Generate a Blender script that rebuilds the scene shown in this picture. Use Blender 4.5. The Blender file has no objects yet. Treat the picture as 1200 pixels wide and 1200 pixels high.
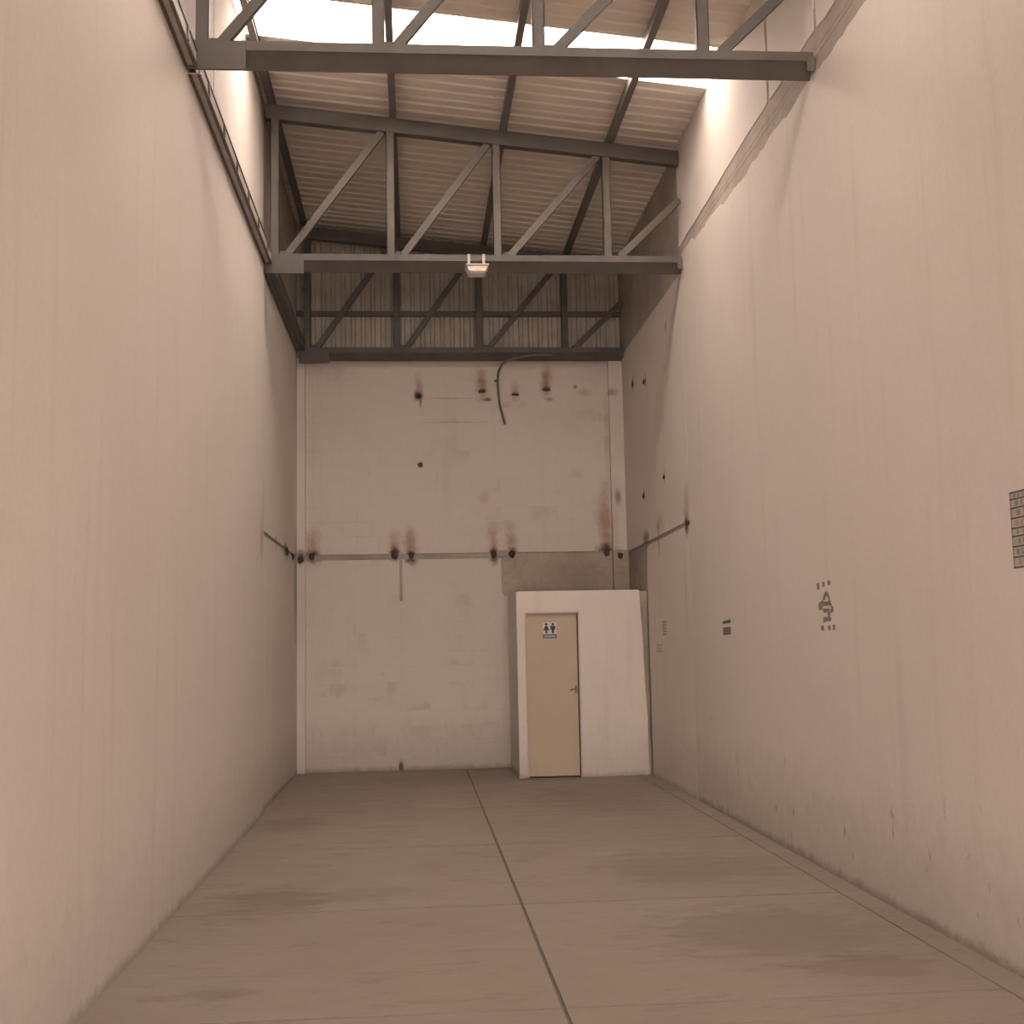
import bpy, bmesh, math, random
from mathutils import Vector, Matrix, noise
C = bpy.context.scene
COL = C.collection
random.seed(4)

# ---------------------------------------------------------------- camera
cam = bpy.data.cameras.new('camera'); co = bpy.data.objects.new('camera', cam); COL.objects.link(co)
Rv = Vector((0.99670957, -0.07870345, -0.01938537)); Uv = Vector((0.01073396, -0.10889386, 0.99399543)); Fv = Vector((0.08034182, 0.99093284, 0.10769075))
m = Matrix((Rv, Uv, -Fv)).transposed().to_4x4(); m.translation = (0, 0, 1.6929)
co.matrix_world = m
cam.sensor_width = 36; cam.lens = 36 * 1417.76 / 1200; cam.clip_start = .05
C.camera = co
# ---------------------------------------------------------------- light: an overcast sky seen through roof lights and the open front
W = bpy.data.worlds.new('sky'); C.world = W; W.use_nodes = True
bg = W.node_tree.nodes['Background']
bg.inputs[0].default_value = (1.0, 0.83, 0.70, 1); bg.inputs[1].default_value = 21.5
C.view_settings.view_transform = 'Standard'; C.view_settings.look = 'None'
C.view_settings.exposure = 0.0; C.view_settings.gamma = 1; C.view_settings.use_curve_mapping = False
def portal(loc, rot, sx, sy):
    l = bpy.data.lights.new('sky_portal', 'AREA'); l.shape = 'RECTANGLE'; l.size = sx; l.size_y = sy
    l.cycles.is_portal = True
    o = bpy.data.objects.new('sky_portal', l); o.location = loc; o.rotation_euler = rot; COL.objects.link(o)
SLOPE = .104
def zr(x, z0=7.49): return z0 - SLOPE * x
SKY = [(10.6, 11.4), (6.1, 6.8)]  # nearer strip is out of view, added to brighten the near walls
for a, b in SKY:
    portal((.68, (a + b) / 2, zr(.68) + .12), (0, math.atan(SLOPE), 0), 4.6, b - a)
DOOR_H = 3.1
portal((.68, -3.12, DOOR_H / 2), (math.radians(90), 0, 0), 3.8, DOOR_H)

# ---------------------------------------------------------------- materials
def mat(name): 
    mm = bpy.data.materials.new(name); mm.use_nodes = True
    nt = mm.node_tree; b = nt.nodes['Principled BSDF']
    return mm, nt, b
def N(nt, t, **k):
    n = nt.nodes.new(t)
    for a, v in k.items(): setattr(n, a, v)
    return n
def math_(nt, op, a, b=None, clamp=False):
    n = N(nt, 'ShaderNodeMath', operation=op, use_clamp=clamp)
    for i, v in enumerate((a, b)):
        if v is None: continue
        if isinstance(v, (int, float)): n.inputs[i].default_value = v
        else: nt.links.new(v, n.inputs[i])
    return n.outputs[0]
def coords(nt): return N(nt, 'ShaderNodeTexCoord').outputs['Object']
def scaled(nt, v, s):
    n = N(nt, 'ShaderNodeMapping'); nt.links.new(v, n.inputs[0]); n.inputs['Scale'].default_value = s; return n.outputs[0]
def noise_(nt, v, scale, detail=4, rough=.55, dist=0):
    n = N(nt, 'ShaderNodeTexNoise'); nt.links.new(v, n.inputs['Vector'])
    n.inputs['Scale'].default_value = scale; n.inputs['Detail'].default_value = detail
    n.inputs['Roughness'].default_value = rough; n.inputs['Distortion'].default_value = dist
    return n.outputs['Fac']
def rng(nt, v, a, b, c=0., d=1.):
    n = N(nt, 'ShaderNodeMapRange'); n.interpolation_type = 'SMOOTHSTEP'
    nt.links.new(v, n.inputs[0])
    for i, x in enumerate((a, b, c, d)): n.inputs[i + 1].default_value = x
    return n.outputs[0]
def mix(nt, f, a, b, mode='MIX'):
    n = N(nt, 'ShaderNodeMix', data_type='RGBA', blend_type=mode)
    if isinstance(f, (int, float)): n.inputs[0].default_value = f
    else: nt.links.new(f, n.inputs[0])
    for i, v in ((6, a), (7, b)):
        if isinstance(v, tuple): n.inputs[i].default_value = (*v, 1)
        else: nt.links.new(v, n.inputs[i])
    return n.outputs[2]
def bump(nt, b, h, strength, dist=.01):
    n = N(nt, 'ShaderNodeBump'); nt.links.new(h, n.inputs['Height']); n.inputs['Strength'].default_value = strength
    n.inputs['Distance'].default_value = dist; nt.links.new(n.outputs[0], b.inputs['Normal'])
def blob(nt, v, wob, c, s, k=1.0, edge=.25):
    """soft-edged ellipsoid mark centred at c with half sizes s"""
    a = N(nt, 'ShaderNodeVectorMath', operation='SUBTRACT'); nt.links.new(v, a.inputs[0]); a.inputs[1].default_value = c
    d = N(nt, 'ShaderNodeVectorMath', operation='MULTIPLY'); nt.links.new(a.outputs[0], d.inputs[0]); d.inputs[1].default_value = [1 / q for q in s]
    l = N(nt, 'ShaderNodeVectorMath', operation='LENGTH'); nt.links.new(d.outputs[0], l.inputs[0])
    r = math_(nt, 'ADD', l.outputs['Value'], wob)
    return rng(nt, r, edge, 1.0, k, 0.0)
def paint(name, base, dirt=(.40, .35, .30), rust=(), dark=(), foot=.0, streak=.22, blocks=False):
    mm, nt, b = mat(name); P = coords(nt)
    big = noise_(nt, P, .55, 5, .6)
    st = noise_(nt, scaled(nt, P, (3.2, 3.2, .22)), 1.6, 6, .65)
    fine = noise_(nt, P, 26, 4, .6)
    col = mix(nt, rng(nt, big, .35, .7, 0, .30), base, tuple(q * .86 for q in base))
    col = mix(nt, rng(nt, st, .52, .78, 0, streak), col, dirt)
    col = mix(nt, rng(nt, fine, .3, .75, 0, .10), col, dirt)
    sp = noise_(nt, scaled(nt, P, (1, 1, .6)), 5.5, 7, .72)
    col = mix(nt, rng(nt, sp, .70, .76, 0, .45), col, (.20, .17, .15))
    wob = math_(nt, 'MULTIPLY', math_(nt, 'SUBTRACT', noise_(nt, P, 7, 6, .7), .5), 1.4)
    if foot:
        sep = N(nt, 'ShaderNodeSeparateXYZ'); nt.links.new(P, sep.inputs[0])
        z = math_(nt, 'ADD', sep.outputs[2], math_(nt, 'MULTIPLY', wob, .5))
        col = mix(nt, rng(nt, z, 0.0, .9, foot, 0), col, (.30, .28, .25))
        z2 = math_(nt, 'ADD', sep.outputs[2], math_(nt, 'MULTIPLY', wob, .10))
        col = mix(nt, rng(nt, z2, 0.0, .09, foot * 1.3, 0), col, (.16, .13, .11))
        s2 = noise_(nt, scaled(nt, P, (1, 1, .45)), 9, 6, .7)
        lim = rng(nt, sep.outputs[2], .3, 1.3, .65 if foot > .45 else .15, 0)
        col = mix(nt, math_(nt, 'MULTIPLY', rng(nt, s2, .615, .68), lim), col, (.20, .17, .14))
    if blocks:
        br = N(nt, 'ShaderNodeTexBrick'); 
        mp = N(nt, 'ShaderNodeMapping'); nt.links.new(P, mp.inputs[0]); mp.inputs['Rotation'].default_value = (math.radians(-90), 0, 0)
        nt.links.new(mp.outputs[0], br.inputs[0]); br.inputs['Scale'].default_value = 1; br.inputs['Brick Width'].default_value = .4; br.inputs['Row Height'].default_value = .2
        br.inputs['Mortar Size'].default_value = .012; br.inputs['Mortar Smooth'].default_value = .8
        br.inputs['Color1'].default_value = (0, 0, 0, 1); br.inputs['Color2'].default_value = (1, 1, 1, 1); br.inputs['Mortar'].default_value = (.5, .5, .5, 1)
        pat = rng(nt, noise_(nt, P, 1.7, 4, .6), .50, .68)
        msk = math_(nt, 'MULTIPLY', rng(nt, br.outputs['Color'], .5, .95), pat)
        col = mix(nt, math_(nt, 'MULTIPLY', msk, .34), col, (.36, .29, .26))
        ml = math_(nt, 'MULTIPLY', br.outputs['Fac'], rng(nt, noise_(nt, P, 1.1, 4, .6), .4, .7))
        col = mix(nt, math_(nt, 'MULTIPLY', ml, .16), col, (.30, .25, .22))
    for c, s, k in rust: col = mix(nt, blob(nt, P, wob, c, s, k * .85, .0), col, (.33, .185, .11))
    for c, s, k in dark: col = mix(nt, blob(nt, P, wob, c, s, k, .2), col, (.07, .055, .05))
    nt.links.new(col, b.inputs['Base Color']); b.inputs['Roughness'].default_value = .82; b.inputs['Specular IOR Level'].default_value = .25
    h = math_(nt, 'ADD', noise_(nt, P, 2.2, 5, .6), math_(nt, 'MULTIPLY', noise_(nt, P, 60, 3), .06))
    bump(nt, b, h, .35, .02)
    return mm
WALL = (.67, .62, .59)
def concrete(name, base, rough=.9, marks=()):
    mm, nt, b = mat(name); P = coords(nt)
    col = mix(nt, rng(nt, noise_(nt, P, 1.3, 6, .65), .3, .72), base, tuple(q * .72 for q in base))
    col = mix(nt, rng(nt, noise_(nt, P, 22, 5, .7), .35, .75, 0, .35), col, tuple(q * .6 for q in base))
    nt.links.new(col, b.inputs['Base Color']); b.inputs['Roughness'].default_value = rough; b.inputs['Specular IOR Level'].default_value = .2
    bump(nt, b, noise_(nt, P, 30, 5, .7), .4, .01)
    return mm
def floor_mat():
    mm, nt, b = mat('trowelled_floor_concrete'); P = coords(nt); base = (.30, .258, .226)
    col = mix(nt, rng(nt, noise_(nt, P, .5, 5, .6), .35, .68), base, (.27, .225, .195))
    sw = noise_(nt, scaled(nt, P, (.6, 1.6, 1)), 2.4, 7, .66, .8)
    col = mix(nt, rng(nt, sw, .42, .72, 0, .5), col, (.35, .30, .262))
    sw2 = noise_(nt, scaled(nt, P, (.5, 1.8, 1)), 3.6, 7, .68, 1.2)
    col = mix(nt, rng(nt, sw2, .52, .66, 0, .5), col, (.21, .17, .147))
    col = mix(nt, rng(nt, noise_(nt, P, 40, 5, .7), .3, .8, 0, .25), col, (.18, .155, .135))
    wob = math_(nt, 'MULTIPLY', math_(nt, 'SUBTRACT', noise_(nt, scaled(nt, P, (.8, 2, 1)), 3.2, 7, .7), .5), 2.6)
    for c, s, k in [((-.98, 8.5, 0), (.40, .62, 1), .62), ((-1.15, 12.0, 0), (.42, .7, 1), .45), ((-.3, 8.6, 0), (.5, .35, 1), .30),
                    ((1.95, 9.15, 0), (.85, .75, 1), .42), ((2.05, 7.1, 0), (.85, .85, 1), .42), ((2.3, 6.3, 0), (.45, .35, 1), .4), ((1.9, 13.2, 0), (.9, 1.6, 1), .3),
                    ((-1.0, 6.3, 0), (.3, .16, 1), .4), ((.2, 15.5, 0), (1.6, 1.0, 1), .12)]:
        col = mix(nt, blob(nt, P, wob, c, s, k, .45), col, (.17, .134, .115))
    nt.links.new(col, b.inputs['Base Color'])
    nt.links.new(rng(nt, sw, .3, .7, .55, .78), b.inputs['Roughness']); b.inputs['Specular IOR Level'].default_value = .3
    bump(nt, b, math_(nt, 'ADD', noise_(nt, P, 3, 5, .6), math_(nt, 'MULTIPLY', noise_(nt, P, 70, 3), .1)), .25, .012)
    return mm
def metal(name, base, rough=.55, metallic=.0, var=.25, spot=None):
    mm, nt, b = mat(name); P = coords(nt)
    col = mix(nt, rng(nt, noise_(nt, P, 3.0, 6, .65), .35, .7), base, tuple(q * (1 - var) for q in base))
    if spot: col = mix(nt, rng(nt, noise_(nt, P, 9, 6, .7), .55, .68, 0, .8), col, spot)
    nt.links.new(col, b.inputs['Base Color']); b.inputs['Roughness'].default_value = rough; b.inputs['Metallic'].default_value = metallic
    bump(nt, b, noise_(nt, P, 80, 3), .12, .002)
    return mm
def plain(name, base, rough=.6, metallic=0):
    mm, nt, b = mat(name); P = coords(nt)
    col = mix(nt, rng(nt, noise_(nt, P, 14, 4, .6), .35, .7), base, tuple(q * .85 for q in base))
    nt.links.new(col, b.inputs['Base Color']); b.inputs['Roughness'].default_value = rough; b.inputs['Metallic'].default_value = metallic
    return mm
def ink(name, base, wear=.5):
    """hand-worn wall paint"""
    return plain(name, base, .8)
M = {}
M['floor'] = floor_mat(); M['joint'] = concrete('joint_filler', (.19, .16, .138))
M['raw'] = concrete('raw_render', (.47, .41, .36)); M['rawband'] = concrete('raw_beam_render', (.46, .405, .365))
M['left'] = paint('left_wall_paint', WALL, foot=.35, rust=[((-1.57, 12.55, 2.80), (.3, .16, .34), .5), ((-1.57, 12.68, 3.1), (.3, .10, .5), .35)])
M['right'] = paint('right_wall_paint', WALL, foot=.5, rust=[((2.96, 12.85, 2.7), (.3, .07, .9), .4)], dark=[((2.96, 4.9, .38), (.3, .05, .05), .5)])
M['farleft'] = paint('far_left_paint', (.70, .65, .615), foot=.4, rust=[((-1.61, 12.85, 3.05), (.3, .2, .3), .5), ((-1.61, 15.2, 3.0), (.3, .15, .2), .4)],
    dark=[((-1.61, 12.84, 2.9), (.3, .09, .16), .7), ((-1.61, 14.2, 2.92), (.3, .2, .10), .35), ((-1.61, 15.3, 2.9), (.3, .45, .14), .75), ((-1.61, 16.5, 2.5), (.3, .3, .9), .45)])
M['farright'] = paint('far_right_paint', (.70, .65, .615), foot=.35, rust=[((2.96, 12.93, 3.15), (.3, .22, .35), .55), ((2.96, 14.4, 3.1), (.3, .4, .18), .45), ((2.96, 13.1, 2.3), (.3, .06, .8), .25)],
    dark=[((2.96, 12.95, 2.95), (.3, .14, .17), .9), ((2.96, 14.5, 2.95), (.3, .08, .28), .5), ((2.96, 14.05, 3.62), (.3, .05, .1), .7), ((2.96, 15.35, 3.55), (.3, .09, .09), .9),
          ((2.96, 15.3, 3.0), (.3, .3, .12), .7), ((2.96, 15.0, 5.0), (.3, .06, .14), .55), ((2.96, 15.9, 5.15), (.3, .12, .14), .6), ((2.96, 13.7, 5.35), (.3, .06, .1), .5), ((2.96, 14.9, 4.75), (.3, .04, .3), .2)])
Y = 16.8
M['back'] = paint('back_wall_paint', (.65, .60, .57), streak=.2, blocks=True, foot=.4,
    rust=[((-1.40, Y, 3.08), (.16, .3, .34), .75), ((-.28, Y, 3.08), (.12, .3, .30), .75), ((-.06, Y, 3.08), (.15, .3, .36), .85), ((1.09, Y, 3.12), (.11, .3, .34), .75), ((1.34, Y, 3.12), (.14, .3, .34), .8),
          ((2.68, Y, 3.35), (.16, .3, .75), .85), ((.08, Y, 5.28), (.08, .3, .30), .75), ((.97, Y, 5.36), (.13, .3, .36), 1.0), ((1.89, Y, 5.38), (.12, .3, .36), 1.0), ((1.44, Y, 5.24), (.09, .3, .2), .7),
          ((2.42, Y, 5.22), (.16, .3, .1), .45), ((.98, Y, 3.72), (.12, .3, .14), .3), ((2.73, Y, 4.6), (.05, .3, 1.1), .35)],
    dark=[((-1.40, Y, 2.93), (.16, .3, .16), .95), ((-.28, Y, 2.95), (.10, .3, .15), .95), ((-.05, Y, 2.90), (.12, .3, .17), .9), ((1.09, Y, 2.92), (.10, .3, .17), .95), ((1.35, Y, 2.94), (.10, .3, .15), .9), ((2.69, Y, 2.95), (.17, .3, .18), .9),
          ((.08, Y, 5.17), (.09, .3, .08), .95), ((.10, Y, 5.08), (.03, .3, .12), .7), ((.97, Y, 5.25), (.10, .3, .045), .95), ((1.89, Y, 5.27), (.09, .3, .045), .9), ((1.44, Y, 5.2), (.06, .3, .04), .7), ((.09, Y, 4.2), (.06, .3, .06), .8),
          ((1.05, Y, 5.12), (.09, .3, .035), .75), ((1.92, Y, 5.12), (.10, .3, .05), .45), ((2.3, Y, 5.3), (.04, .3, .04), .6), ((-.22, Y, .05), (.05, .3, .12), .9), ((.6, Y, 4.80), (.7, .3, .012), .35), ((.5, Y, 5.14), (.5, .3, .012), .35)])
M['booth'] = paint('booth_paint', (.72, .67, .64), streak=.2, foot=.3)
M['pil'] = paint('pilaster_paint', (.66, .61, .585), streak=.2, foot=.2, rust=[((2.80, Y, 3.2), (.1, .3, .5), .4)], dark=[((2.85, 16.7, 2.86), (.14, .3, .16), .9), ((-1.56, 16.7, 2.92), (.13, .3, .13), .9), ((2.85, 16.7, 3.7), (.07, .3, .18), .6), ((2.8, 16.7, 5.2), (.15, .3, .08), .5)])
M['steel'] = metal('dark_painted_steel', (.10, .09, .083), .55)
M['steel2'] = metal('dusty_grey_steel', (.125, .112, .10), .65); M['rail'] = metal('galvanised_rail', (.50, .455, .42), .6)
M['purlin'] = metal('purlin_steel', (.15, .135, .125), .55)
M['sheet'] = metal('zinc_roof_sheet', (.68, .62, .55), .65, .0, .06)
M['gable'] = metal('zinc_gable_sheet', (.44, .40, .355), .6, .0, .2, (.36, .30, .25))
M['rust'] = metal('rusted_iron', (.08, .05, .038), .85, 0, .5, (.20, .08, .035))
M['door'] = metal('beige_door_enamel', (.48, .395, .305), .55, 0, .05)
M['frame'] = plain('door_frame_paint', (.50, .44, .40), .55)
M['chrome'] = metal('worn_chrome', (.22, .19, .16), .45, .7)
M['white'] = plain('sign_white', (.62, .62, .63), .5); M['black'] = plain('sign_black', (.04, .035, .035), .6); M['blue'] = plain('sign_blue', (.10, .11, .22), .5)
M['pale'] = plain('sign_pale_blue', (.48, .48, .56), .5)
M['cable'] = plain('grey_green_sheath', (.16, .165, .14), .6)
M['lampbody'] = plain('lamp_housing', (.62, .55, .48), .45)
M['stencil'] = ink('faded_black_stencil', (.24, .205, .18)); M['stencil2'] = ink('faded_grey_stencil', (.36, .31, .28))
M['green'] = ink('dark_green_print', (.10, .11, .085)); M['paper'] = plain('poster_paper', (.42, .40, .36), .7); M['redtext'] = plain('faded_red_print', (.40, .25, .23), .7); M['greytext'] = plain('grey_print', (.25, .235, .23), .7)
M['yellow'] = plain('faded_yellow_print', (.50, .39, .25), .7)
def fibreglass():
    mm, nt, b = mat('clear_fibreglass'); nt.nodes.remove(b); o = nt.nodes['Material Output']
    t = N(nt, 'ShaderNodeBsdfTransparent'); t.inputs[0].default_value = (.9, .9, .9, 1)
    d = N(nt, 'ShaderNodeBsdfTranslucent'); d.inputs[0].default_value = (.8, .8, .8, 1)
    mx = N(nt, 'ShaderNodeMixShader'); mx.inputs[0].default_value = .42
    nt.links.new(t.outputs[0], mx.inputs[1]); nt.links.new(d.outputs[0], mx.inputs[2]); nt.links.new(mx.outputs[0], o.inputs[0])
    return mm
M['fibre'] = fibreglass()

# ---------------------------------------------------------------- mesh helpers
def box(bm, x0, x1, y0, y1, z0, z1):
    v = [bm.verts.new(p) for p in ((x0, y0, z0), (x1, y0, z0), (x1, y1, z0), (x0, y1, z0), (x0, y0, z1), (x1, y0, z1), (x1, y1, z1), (x0, y1, z1))]
    for f in ((0, 3, 2, 1), (4, 5, 6, 7), (0, 1, 5, 4), (1, 2, 6, 5), (2, 3, 7, 6), (3, 0, 4, 7)): bm.faces.new([v[i] for i in f])
def prism(bm, pts, ax, a, b):
    """polygon in the plane across axis ax, extruded from a to b"""
    def P3(p, c):
        return {0: (c, p[0], p[1]), 1: (p[0], c, p[1]), 2: (p[0], p[1], c)}[ax]
    A = [bm.verts.new(P3(p, a)) for p in pts]; B = [bm.verts.new(P3(p, b)) for p in pts]
    bm.faces.new(A); bm.faces.new(B[::-1])
    n = len(pts)
    for i in range(n): bm.faces.new((A[i], B[i], B[(i + 1) % n], A[(i + 1) % n]))
def bar(bm, p, q, w, d, off=0):
    """member in an XZ plane from p=(x,z) to q; w in plane, d along Y centred on off"""
    p = Vector(p); q = Vector(q); t = (q - p).normalized(); n = Vector((-t.y, t.x)) * w / 2
    prism(bm, [tuple(p + n), tuple(p - n), tuple(q - n), tuple(q + n)], 1, off - d / 2, off + d / 2)
def tube(bm, pts, r, n=8):
    pts = [Vector(p) for p in pts]; rings = []
    for i, p in enumerate(pts):
        t = (pts[min(i + 1, len(pts) - 1)] - pts[max(i - 1, 0)]).normalized()
        a = t.cross(Vector((0.3, 1, .2))).normalized(); b = t.cross(a)
        rings.append([bm.verts.new(p + a * r * math.cos(k * 2 * math.pi / n) + b * r * math.sin(k * 2 * math.pi / n)) for k in range(n)])
    for i in range(len(rings) - 1):
        for k in range(n): bm.faces.new((rings[i][k], rings[i][(k + 1) % n], rings[i + 1][(k + 1) % n], rings[i + 1][k]))
    bm.faces.new(rings[0]); bm.faces.new(rings[-1][::-1])
def obj(name, bm, m, parent=None, origin=(0, 0, 0), bevel=0):
    if bevel: bmesh.ops.bevel(bm, geom=list(bm.edges), offset=bevel, segments=2, profile=.5, affect='EDGES')
    bmesh.ops.recalc_face_normals(bm, faces=list(bm.faces))
    me = bpy.data.meshes.new(name)
    if parent is not None: origin = ROOT.get(parent.name, (0, 0, 0))
    bmesh.ops.translate(bm, verts=list(bm.verts), vec=-Vector(origin))
    bm.to_mesh(me); bm.free(); me.materials.append(M[m] if isinstance(m, str) else m)
    o = bpy.data.objects.new(name, me); COL.objects.link(o)
    if parent is not None: o.parent = parent; ROOT[o.name] = origin
    else: o.location = origin; ROOT[o.name] = origin
    return o
ROOT = {}
def thing(name, label, cat, loc, group=None):
    o = bpy.data.objects.new(name, None); COL.objects.link(o); o.location = loc; o.empty_display_size = .2
    ROOT[o.name] = loc; o['label'] = label; o['category'] = cat
    if group: o['group'] = group
    return o
def tag(o, label, cat, group=None):
    o['label'] = label; o['category'] = cat
    if group: o['group'] = group
    return o
def struct(name, bm, m, label=None):
    o = obj(name, bm, m); o['kind'] = 'structure'
    if label: o['label'] = label
    return o
B = bmesh.new
def bx(*a):
    b = B(); box(b, *a); return b

XL, XR = -1.63, 2.98         # bare wall faces
YB = 16.83
HT = 8.2
# ---------------------------------------------------------------- floor: cast slabs with open joints
fl = struct('floor', bx(-2.0, 3.3, -3.3, 17.2, -.25, -.009), 'joint', 'brown trowelled concrete floor cast in slabs')
ys = [-3.2, 1.2, 3.55, 5.81, 8.09, 10.50, 12.82, 15.1, 16.83]
for i in range(len(ys) - 1):
    for (x0, x1) in ((XL, .67), (.67, 2.79)):
        g = .009
        o = obj('floor_slab', bx(x0 + (0.010 if x0 > 0 else 0), x1 - (.010 if x1 < 1 else .001), ys[i] + g, ys[i + 1] - g, -.2, 0), 'floor', fl)
for a, b in ((-3.2, 3.55), (3.55, 8.09), (8.09, 12.82), (12.82, 16.83)):
    obj('edge_strip', bx(2.794, XR, a, b, -.2, .004), 'floor', fl)
ap = struct('ground', bx(-8, 10, -12, -3.3, -.25, -.03), M['raw'], 'concrete apron outside the open front')

# ---------------------------------------------------------------- walls
def ragged(y0, y1, f, amp, step=.06, seed=0.):
    pts = []; n = int(abs(y1 - y0) / step)
    for i in range(n + 1):
        y = y0 + (y1 - y0) * i / n
        pts.append((y, f(y) + amp * (noise.noise(Vector((y * 2.2, seed, 0))) + .6 * noise.noise(Vector((y * 8, seed, 3))))))
    return pts
wl = struct('wall_left', bx(XL - .2, XL, -3.2, 17.1, -.2, HT), 'raw', 'long plastered side wall on the left')
wr = struct('wall_right', bx(XR, XR + .2, -3.2, 17.1, -.2, HT), 'raw', 'long plastered side wall on the right')
JY = 12.75
# left: near lower panel (thicker), far panels, upper panels
obj('lower_panel', bx(XL, -1.57, -3.2, JY, 0, 5.76), 'left', wl)
obj('lower_panel', bx(XL, -1.61, JY + .02, 16.83, 0, 2.89), 'farleft', wl)
obj('middle_panel', bx(XL, -1.61, JY + .02, 16.83, 2.94, 5.74), 'farleft', wl)
for a, b in ((-3.2, 1.2), (1.21, 5.4), (5.41, 9.60), (9.63, 12.9)):
    obj('upper_panel', bx(XL, -1.60, a, b, 5.80, HT), 'left', wl)
# right: ragged plaster edges either side of a bare beam band
top = ragged(-3.2, 12.80, lambda y: 5.80 + (.06 if y > 11 else 0) + (.06 if y > 12.2 else 0), .045, .08, 1.)
b_ = B(); prism(b_, [(-3.2, 0), (12.80, 0)] + top[::-1], 0, 2.96, XR); obj('lower_panel', b_, 'right', wr)
b_ = B(); prism(b_, [(12.815, 0), (15.29, 0), (15.27, 1.4), (15.29, 2.55), (15.25, 2.84), (15.18, 2.90), (12.815, 2.93)], 0, 2.96, XR); obj('lower_panel', b_, 'farright', wr)
b_ = B(); prism(b_, [(12.815, 2.98), (16.83, 2.93)] + ragged(16.83, 12.815, lambda y: 5.73, .012, .1, 3.), 0, 2.96, XR); obj('middle_panel', b_, 'farright', wr)
low = lambda y: 6.12 - .03 * max(0, y - 10) 
for a, b in ((-3.2, 3.9), (3.92, 8.20), (8.27, 9.38), (9.45, 12.88)):
    bot = ragged(b, a, low, .022, .08, 5.)
    b_ = B(); prism(b_, [(a, HT), (b, HT)] + bot, 0, 2.965, XR); obj('upper_panel', b_, 'right', wr)
b_ = B(); box(b_, 2.972, XR, -3.2, 12.88, 5.6, 6.3); obj('beam_band', b_, 'rawband', wr)
# hairline shrinkage relief along beam band
for i in range(2):
    b_ = B(); tube(b_, [(2.973, 5 + k * .5, 5.93 + i * .05 + .012 * noise.noise(Vector((k * .7, i, 0)))) for k in range(15)], .0035, 5); obj('board_mark', b_, 'rawband', wr)

wb = struct('wall_back', bx(XL - .2, XR + .2, YB, YB + .2, -.2, 5.72), 'raw', 'painted block wall at the far end')
YP = 16.80
def wavy(x0, x1, z, amp=.006, seed=0): return [(x0 + (x1 - x0) * i / 24, z + amp * noise.noise(Vector((i * .9, seed, 0)))) for i in range(25)]
b_ = B(); prism(b_, [(XL, .0)] + [(XL, 2.875)] + wavy(XL, 1.19, 2.875) + [(1.20, 2.40), (1.24, 2.34), (1.30, 2.36), (1.30, .0)], 1, YP, YB); obj('lower_panel', b_, 'back', wb)
b_ = B(); prism(b_, wavy(XL, XR, 2.955, .006, 4) + [(XR, 5.70), (XL, 5.70)], 1, YP, YB); obj('upper_panel', b_, 'back', wb)
obj('ledger_strip', bx(-1.45, 1.15, YB - .012, YB, 2.885, 2.945), 'rawband', wb)
for x0, x1 in ((XL, -1.50), (2.765, XR)):
    b_ = B(); box(b_, x0, x1, 16.70, YP, 2.96 if x0 > 0 else 0, 5.70); obj('pilaster', b_, 'pil', wb)
obj('pilaster', bx(2.765, XR, 16.70, YP, 2.0, 2.96), 'raw', wb)
# sawn-off brackets along the old mezzanine line
def lump(name, c, r, parent, seed):
    b_ = B(); bmesh.ops.create_icosphere(b_, subdivisions=2, radius=1)
    for v in b_.verts:
        k = 1 + .45 * noise.noise(v.co * 1.6 + Vector((seed * 7, 0, 0)))
        v.co = Vector((v.co.x * r[0] * k, v.co.y * r[1] * k, v.co.z * r[2] * k)) + Vector(c)
    o = obj(name, b_, 'rust', parent)
    for p in o.data.polygons: p.use_smooth = True
    return o
for i, x in enumerate((-1.41, -.28, -.05, 1.09, 1.35, 2.69)):
    lump('bracket_stub', (x, 16.79, 2.93), (.042, .02, .05), wb, i)
    obj('bracket_plate', bx(x - .022, x + .022, 16.785, 16.83, 2.885, 2.975), 'rust', wb)
for i, x in enumerate((-1.56, 2.86)): lump('bracket_stub', (x, 16.69, 2.88), (.04, .02, .045), wb, i + 9)
for i, (x, z) in enumerate(((.08, 5.17), (.09, 4.2))): lump('anchor_stub', (x, 16.795, z), (.035, .03, .03), wb, i + 20)
for x, z in ((.97, 5.235), (1.89, 5.255), (1.44, 5.19)): obj('anchor_plate', bx(x - .05, x + .05, 16.785, 16.81, z - .014, z + .014), 'rust', wb)
obj('mortar_fillet', bx(2.84, XR, 15.482, 15.60, 0, 2.33), 'raw', wr)
obj('steel_stub', bx(-.215, -.175, 16.775, 16.80, 2.30, 2.87), 'rawband', wb)
obj('patch_block', bx(1.14, 1.29, 16.79, YB, 2.90, 2.985), 'rawband', wb)
for i, (y, z) in enumerate(((15.35, 3.55), (14.05, 3.62), (12.95, 2.96), (15.9, 5.14), (15.1, 5.0))): lump('anchor_stub', (2.965, y, z), (.02, .05, .04), wr, i + 30)
for i, (y, z) in enumerate(((12.80, 2.9), (15.4, 2.9), (16.1, 2.88))): lump('anchor_stub', (-1.61, y, z), (.02, .07, .05), wl, i + 40)

wf = B()
box(wf, XL - .2, -1.2, -3.4, -3.2, -.2, HT); box(wf, 2.6, XR + .2, -3.4, -3.2, -.2, HT); box(wf, -1.2, 2.6, -3.4, -3.2, DOOR_H, HT)
struct('wall_front', wf, 'left', 'front wall with the open gateway behind the viewer')

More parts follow.
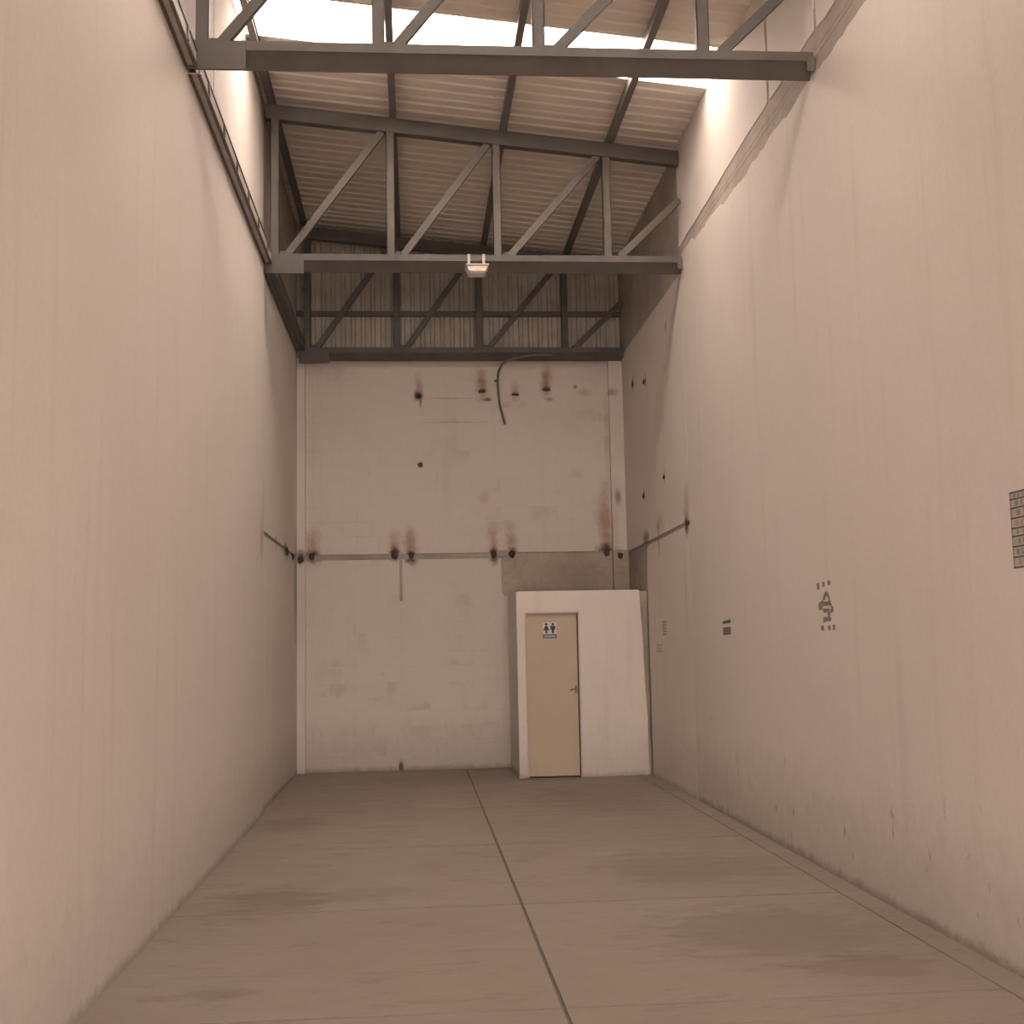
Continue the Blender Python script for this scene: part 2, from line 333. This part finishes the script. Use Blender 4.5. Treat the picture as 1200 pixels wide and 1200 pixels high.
# ---------------------------------------------------------------- gable cladding
def corr(u0, u1, pitch, depth):
    pts = []; u = u0
    prof = ((0, 0), (.42, 0), (.52, 1), (.82, 1), (.92, 0))
    k = 0
    while u < u1:
        for a, h in prof:
            uu = u + a * pitch
            if uu <= u1: pts.append((uu, h * depth))
        u += pitch
    pts.append((u1, 0)); return pts
def sheet(name, prof, place, s0, s1, m, parent, thick=.003):
    """profile points (u, h) swept from s0 to s1; place(u, h, s) -> xyz"""
    b = B(); n = len(prof)
    g = [[b.verts.new(place(u, h + t, s)) for (u, h) in prof] for s in (s0, s1) for t in (0, thick)]
    for i in range(n - 1):
        b.faces.new((g[0][i], g[0][i + 1], g[2][i + 1], g[2][i])); b.faces.new((g[1][i], g[3][i], g[3][i + 1], g[1][i + 1]))
        b.faces.new((g[0][i], g[1][i], g[1][i + 1], g[0][i + 1])); b.faces.new((g[2][i], g[2][i + 1], g[3][i + 1], g[3][i]))
    for i in (0, n - 1): b.faces.new((g[0][i], g[2][i], g[3][i], g[1][i]))
    return obj(name, b, m, parent)
x = XL
while x < XR - .05:
    x1 = min(x + .84, XR)
    sheet('gable_sheet', corr(x, x1, .14, .03), lambda u, h, s: (u, YB + .06 - h, s), 5.70, 8.1, 'gable', wb); x = x1
b_ = B(); box(b_, XL, XR, YB - .03, YB + .02, 6.33, 6.40); g = obj('girt', b_, 'steel', wb)
struct('trim_1', bx(XL - .2, XR + .2, YB + .10, YB + .2, 5.72, HT), 'raw', 'backing of the far gable')

# ---------------------------------------------------------------- roof
ce = bpy.data.objects.new('ceiling', None); COL.objects.link(ce); ce['kind'] = 'structure'; ce['label'] = 'corrugated metal roof underside with clear strips'; ROOT['ceiling'] = (0, 0, 0)
def roofstrip(y0, y1, m, name, lift=0): sheet(name, corr(y0, y1, (y1 - y0) / max(1, round((y1 - y0) / .18)), .016), lambda u, h, s: (s, u, zr(s) + h + lift), XL - .05, XR + .05, m, ce)
cuts = [-3.4]
edges = sorted([e for s in SKY for e in s])
segs = [(-3.4, 6.1), (6.8, 10.6), (11.4, 17.1)]
for a, b in segs:
    n = round((b - a) / .9)
    for i in range(n):
        roofstrip(a + (b - a) * i / n, a + (b - a) * (i + 1) / n + (.03 if i < n - 1 else 0), 'sheet', 'roof_sheet', .004 * (i % 2))
for a, b in SKY: roofstrip(a, b, 'fibre', 'skylight_sheet')
for i, (px, lab) in enumerate(((-1.50, 'dark steel purlin hugging the left wall under the roof sheets'), (-.19, 'steel purlin second from the left wall under the roof sheets'),
                               (1.02, 'steel purlin just right of the roof centre'), (2.20, 'steel purlin nearest the right wall'))):
    b_ = B(); zt = zr(px) - .004
    prism(b_, [(px - .035, zt), (px + .035, zt), (px + .035, zt - .018), (px - .022, zt - .018), (px - .022, zt - .082), (px + .035, zt - .082), (px + .035, zt - .10), (px - .035, zt - .10)], 1, -3.19, 16.82)
    tag(obj('purlin', b_, 'purlin', None, (px, 0, zt)), lab, 'purlin', 'roof purlins')

# ---------------------------------------------------------------- trusses
POSTS = (-1.46, -.222, .932, 2.142)
def truss(yc, zb, lab, bars='steel'):
    t = thing('roof_truss', lab, 'truss', (.68, yc, zb), 'roof trusses')
    h = .17
    b_ = B(); box(b_, -1.55, 2.955, yc - .055, yc + .03, zb + .11, zb + h); box(b_, -1.55, 2.955, yc - .055, yc + .055, zb + .100, zb + .11)
    prism(b_, [(yc - .045, zb + .10), (yc + .03, zb + .10), (yc + .055, zb), (yc + .045, zb)], 0, -1.55, 2.955)
    obj('bottom_chord', b_, 'steel', t)
    obj('bearing_plate', bx(-1.565, -1.15, yc - .075, yc - .055, zb - .05, zb + .16), 'steel', t)
    ztop = lambda x: 7.385 - SLOPE * x
    b_ = B(); prism(b_, [(-1.56, ztop(-1.56)), (2.955, ztop(2.955)), (2.955, ztop(2.955) - .16), (-1.56, ztop(-1.56) - .16)], 1, yc - .05, yc + .05); obj('top_chord', b_, 'steel', t)
    zl = zb + h
    for i, px in enumerate(POSTS):
        b_ = B(); w = .045
        box(b_, px - w, px + w, yc - .04, yc - .034, zl, ztop(px) - .15); box(b_, px - w, px - w + .006, yc - .04, yc + .03, zl, ztop(px) - .15); box(b_, px + w - .006, px + w, yc - .04, yc + .03, zl, ztop(px) - .15)
        obj('post', b_, bars, t)
    for i in range(3):
        b_ = B(); bar(b_, (POSTS[i] + .13, zl), (POSTS[i + 1] - .09, ztop(POSTS[i + 1] - .09) - .155), .075, .05, yc); obj('diagonal', b_, bars, t)
    b_ = B(); bar(b_, (POSTS[3] + .13, zl), (2.955, zl + .66), .075, .05, yc); obj('diagonal', b_, bars, t)
    for px in POSTS[:3]: obj('gusset', bx(px - .0, px + .17, yc + .032, yc + .042, zl - .02, zl + .06), 'steel', t)
    obj('end_cleat', bx(2.90, 2.958, yc - .07, yc - .055, zb + .02, zb + .13), 'steel2', t)
    return t
truss(8.32, 5.795, 'nearest dark steel roof truss, closest to the viewer at the top')
truss(12.75, 5.705, 'middle steel roof truss with lit webs, carrying the small lamp', 'steel2')
truss(16.60, 5.64, 'farthest dark steel roof truss, above the back wall')
# side rails on top of the left wall
def rail(y0, y1, m, lab):
    x0, x1 = -1.60, -1.49; z = 5.765
    t = thing('wall_rail', lab, 'rail', (-1.545, y0, z), 'rails on the left wall head')
    b_ = B(); prism(b_, [(x0, z), (x1, z), (x1, z + .10), (x1 - .012, z + .10), (x1 - .012, z + .012), (x0 + .012, z + .012), (x0 + .012, z + .10), (x0, z + .10)], 1, y0, y1)
    obj('channel', b_, m, t)
    for nm, za, zb_ in (('lower_lip', z - .014, z), ('upper_lip', z + .10, z + .114)):
        b_ = B(); box(b_, x1 - .018, x1 + .008, y0, y1, za, zb_); box(b_, x0 - .002, x0 + .050, y0, y1, za, zb_); obj(nm, b_, 'steel', t)
    n = int((y1 - y0) / .7)
    for i in range(n):
        yy = y0 + (i + .5) * (y1 - y0) / n
        obj('clip', bx(-1.49, -1.478, yy - .02, yy + .02, z, z + .10), 'steel', t)
rail(-3.1, 8.24, 'rail', 'steel rail on the left wall nearest the viewer, ahead of the first truss')
rail(8.38, 12.66, 'rail', 'steel rail on the left wall between the first two trusses')
rail(12.82, 16.5, 'steel', 'dark steel rail on the left wall between the last two trusses')

# ---------------------------------------------------------------- lamp under the middle truss
t = thing('ceiling_lamp', 'small pale rectangular lamp strapped under the middle truss', 'lamp', (.695, 12.62, 5.63))
b_ = B(); prism(b_, [(.605, 5.632), (.785, 5.632), (.81, 5.70), (.58, 5.70)], 1, 12.50, 12.72); obj('housing', b_, 'lampbody', t, bevel=.006)
obj('diffuser', bx(.62, .77, 12.53, 12.69, 5.622, 5.632), 'white', t)
obj('rim', bx(.57, .82, 12.49, 12.73, 5.70, 5.712), 'lampbody', t)
for px in (.615, .775): 
    b_ = B(); box(b_, px - .014, px + .014, 12.682, 12.692, 5.712, 5.878); box(b_, px - .014, px + .014, 12.685, 12.80, 5.876, 5.882); obj('strap', b_, 'frame', t)

# ---------------------------------------------------------------- hanging cable
pts = [(1.95, 16.53, 5.70), (1.70, 16.51, 5.69), (1.45, 16.51, 5.655), (1.28, 16.55, 5.60), (1.215, 16.66, 5.53), (1.19, 16.74, 5.42), (1.195, 16.76, 5.25), (1.215, 16.77, 5.05), (1.25, 16.775, 4.90), (1.285, 16.775, 4.76)]
cv = []
for i in range(len(pts) - 1):
    for k in range(4):
        p0, p1, p2, p3 = (Vector(pts[max(0, min(len(pts) - 1, j))]) for j in (i - 1, i, i + 1, i + 2)); s = k / 4
        cv.append(.5 * ((2 * p1) + (p2 - p0) * s + (2 * p0 - 5 * p1 + 4 * p2 - p3) * s * s + (3 * p1 - p0 - 3 * p2 + p3) * s ** 3))
cv.append(Vector(pts[-1]))
t = thing('cable', 'grey-green cable dangling down the back wall from the far truss', 'cable', (1.285, 16.775, 4.76))
b_ = B(); tube(b_, cv, .017, 8); o = obj('sheath', b_, 'cable', t)
for p in o.data.polygons: p.use_smooth = True
obj('clip', bx(1.14, 1.20, 16.745, 16.80, 5.37, 5.395), 'cable', t)

# ---------------------------------------------------------------- restroom booth
t = thing('restroom_booth', 'white plastered restroom cubicle in the far right corner', 'booth', (2.08, 15.38, 0))
YF = 15.38; ZT = 2.345
b_ = B()
# front wall with door opening, outline slightly uneven on the right
o1 = [(1.28, 0), (1.385, 0), (1.385, 2.075), (2.075, 2.075), (2.075, 0), (2.935, 0), (2.925, .35), (2.93, .7), (2.905, 1.2), (2.895, 1.7), (2.875, 2.1), (2.868, ZT), (1.30, ZT), (1.28, ZT - .02)]
prism(b_, o1, 1, YF, YF + .10); 
bmesh.ops.recalc_face_normals(b_, faces=list(b_.faces)); bmesh.ops.bevel(b_, geom=list(b_.edges), offset=.008, segments=2, affect='EDGES')
obj('front_wall', b_, 'booth', t)
obj('side_wall', bx(1.282, 1.38, YF + .10, 16.795, 0, ZT - .003), 'booth', t)
obj('roof_slab', bx(1.38, 2.86, YF + .10, 16.69, ZT - .12, ZT - .003), 'raw', t)
b_ = B(); box(b_, 1.385, 1.40, YF - .004, YF + .07, 0, 2.075); box(b_, 2.06, 2.075, YF - .004, YF + .07, 0, 2.075); box(b_, 1.40, 2.06, YF - .004, YF + .07, 2.055, 2.075)
obj('door_frame', b_, 'frame', t)
dl = obj('door_leaf', bx(1.403, 2.047, YF + .028, YF + .062, .018, 2.05), 'door', t, bevel=.002)
b_ = B(); box(b_, 2.008, 2.03, YF + .018, YF + .028, 1.05, 1.14); tube(b_, [(2.018, YF + .02, 1.10), (2.018, YF - .028, 1.10), (1.99, YF - .034, 1.10), (1.94, YF - .034, 1.088)], .009, 8)
obj('handle', b_, 'chrome', dl)
for z in (.25, 1.05, 1.85): obj('hinge', bx(1.396, 1.408, YF + .018, YF + .03, z, z + .09), 'frame', dl)
# sign on the door
yd = YF + .0275
t = thing('restroom_sign', 'small white restroom sign with two figures and blue strip, on the beige door', 'sign', (1.70, yd, 1.85))
obj('board', bx(1.612, 1.79, yd - .004, yd, 1.745, 1.945), 'white', t)
def figure(cx, woman):
    b_ = B()
    prism(b_, [(cx + .017 * math.cos(a * math.pi / 6), 1.922 + .017 * math.sin(a * math.pi / 6)) for a in range(12)], 1, yd - .0055, yd - .004)
    body = [(cx - .014, 1.902), (cx + .014, 1.902), (cx + .040, 1.845), (cx + .012, 1.845), (cx + .012, 1.808), (cx - .012, 1.808), (cx - .012, 1.845), (cx - .040, 1.845)] if woman else \
           [(cx - .032, 1.902), (cx + .032, 1.902), (cx + .032, 1.855), (cx + .017, 1.850), (cx + .014, 1.808), (cx - .014, 1.808), (cx - .017, 1.850), (cx - .032, 1.855)]
    prism(b_, body, 1, yd - .0055, yd - .004)
    obj('figure', b_, 'black', t)
figure(1.658, True); figure(1.742, False)
b_ = B(); box(b_, 1.612, 1.79, yd - .0055, yd - .004, 1.745, 1.797); obj('blue_strip', b_, 'blue', t)
for k in range(6): obj('lettering', bx(1.632 + k * .024, 1.650 + k * .024, yd - .007, yd - .0055, 1.760, 1.780), 'pale', t)

# ---------------------------------------------------------------- marks and signs on the right wall (plaster face x = 2.96)
XP = 2.96
def flat(name, polys, m, parent, th=.0015, base=0):
    b_ = B()
    for p in polys: prism(b_, p, 0, XP - base - th, XP - base)
    return obj(name, b_, m, parent)
# black stencil: pixel of emblem crop -> wall metres
def em(px, py):                     # local stencil grid (0..20 wide, 0..56 high) to (y, z) on the wall
    return (8.745 - px * .01714, 2.092 - py * .00610 - px * .0006)
t = thing('wall_stencil', 'faded black stencilled emblem with dashes above and below, midway along right wall', 'stencil', (XP, 8.57, 1.93))
def q(x0, y0, x1, y1): return [em(x0, y0), em(x1, y0), em(x1, y1), em(x0, y1)]
def dash(x0, y0, x1, y1): flat('dash', [[em(x0, y0 + 1), em((x0 + x1) / 2, y0), em(x1, y0 + .8), em(x1, y1 - 1), em((x0 + x1) / 2, y1), em(x0, y1 - .6)]], 'stencil', t)
for d in ((0, 0, 3.2, 8.5), (7, -1, 10, 5.5), (13.8, -2.5, 17.2, 3.6)): dash(*d)
for d in ((3, 51, 6.6, 57.5), (11.4, 50.5, 15, 56.5), (17.5, 49, 20.5, 56)): dash(*d)
flat('emblem', [[em(11, 10), em(8.5, 14), em(6.2, 21), em(9.0, 21), em(10, 17), em(12, 16)], [em(11, 10), em(12, 16), em(14, 19), em(14, 23), em(17, 26), em(15, 15), em(13, 11)],
                [em(6.2, 21), em(2, 24), em(.6, 28), em(1.5, 33), em(5, 33), em(6.5, 28), em(18, 27), em(17, 24), em(14, 22), em(9, 23)],
                [em(16, 27), em(19.2, 28), em(19.6, 33), em(17, 36), em(15, 34), em(17, 31)], [em(6, 31), em(15, 31), em(14.5, 35), em(7, 36)],
                [em(12, 35), em(15, 35), em(14.5, 41), em(12.2, 41)], [em(6.5, 42), em(10, 40.5), em(16.5, 41.5), em(15, 46), em(10, 46), em(6.5, 48.5)]], 'stencil', t)
t = thing('wall_label', 'small dark green two-block label on the right wall beyond the stencil', 'label', (XP, 11.4, 1.80))
flat('strip', [[(11.55, 1.862), (11.26, 1.875), (11.26, 1.845), (11.55, 1.835)]], 'green', t)
for z in (1.800, 1.782, 1.764, 1.746): flat('print_line', [[(11.55, z), (11.26, z + .004), (11.26, z - .008), (11.55, z - .012)]], 'green', t)
t = thing('wall_mark', 'faint grey vertical lettering on the right wall near the booth', 'marking', (XP, 14.3, 1.84))
for i in range(5): flat('letter', [[(14.42, 1.918 - i * .036), (14.22, 1.918 - i * .036), (14.20, 1.896 - i * .036), (14.40, 1.892 - i * .036)]], 'stencil2', t)
t = thing('wall_mark', 'faded yellow little mark low beside the booth on the right wall', 'marking', (XP, 14.66, 1.60))
for i in range(3): flat('stroke', [[(14.80, 1.642 - i * .035), (14.52, 1.642 - i * .035), (14.52, 1.622 - i * .035), (14.80, 1.620 - i * .035)]], 'yellow', t)
# ruled notice, partly out of the frame on the right
t = thing('wall_notice', 'ruled paper notice in black lines on the right wall, cut by the photo edge', 'notice', (XP, 5.49, 2.2))
y0, y1 = 5.775, 5.20
obj('sheet', bx(XP - .002, XP, y1, y0, 2.010, 2.392), 'paper', t)
rows = [580, 587.5, 597.5, 609, 620.5, 629.5, 641, 653, 664.5]
zz = [2.386 - (r - 580) / 84.5 * .370 for r in rows]
for z in zz: flat('rule', [[(y0, z + .003), (y1, z + .003), (y1, z - .004), (y0, z - .004)]], 'black', t, .001, .002)
flat('rule', [[(y0, 2.39), (y0 - .012, 2.39), (y0 - .012, 2.012), (y0, 2.012)]], 'greytext', t, .001, .0015)
for i in range(8):
    zc = (zz[i] + zz[i + 1]) / 2; hh = (zz[i] - zz[i + 1]) * .26
    m_ = 'redtext' if i in (3, 7) else 'greytext'
    yy = y0 - .04 - .012 * (i % 3)
    while yy > y1 + .05:
        w = random.uniform(.018, .034); flat('lettering', [[(yy, zc + hh), (yy - w, zc + hh), (yy - w, zc - hh), (yy, zc - hh)]], m_, t, .001, .002); yy -= w + random.uniform(.014, .05)
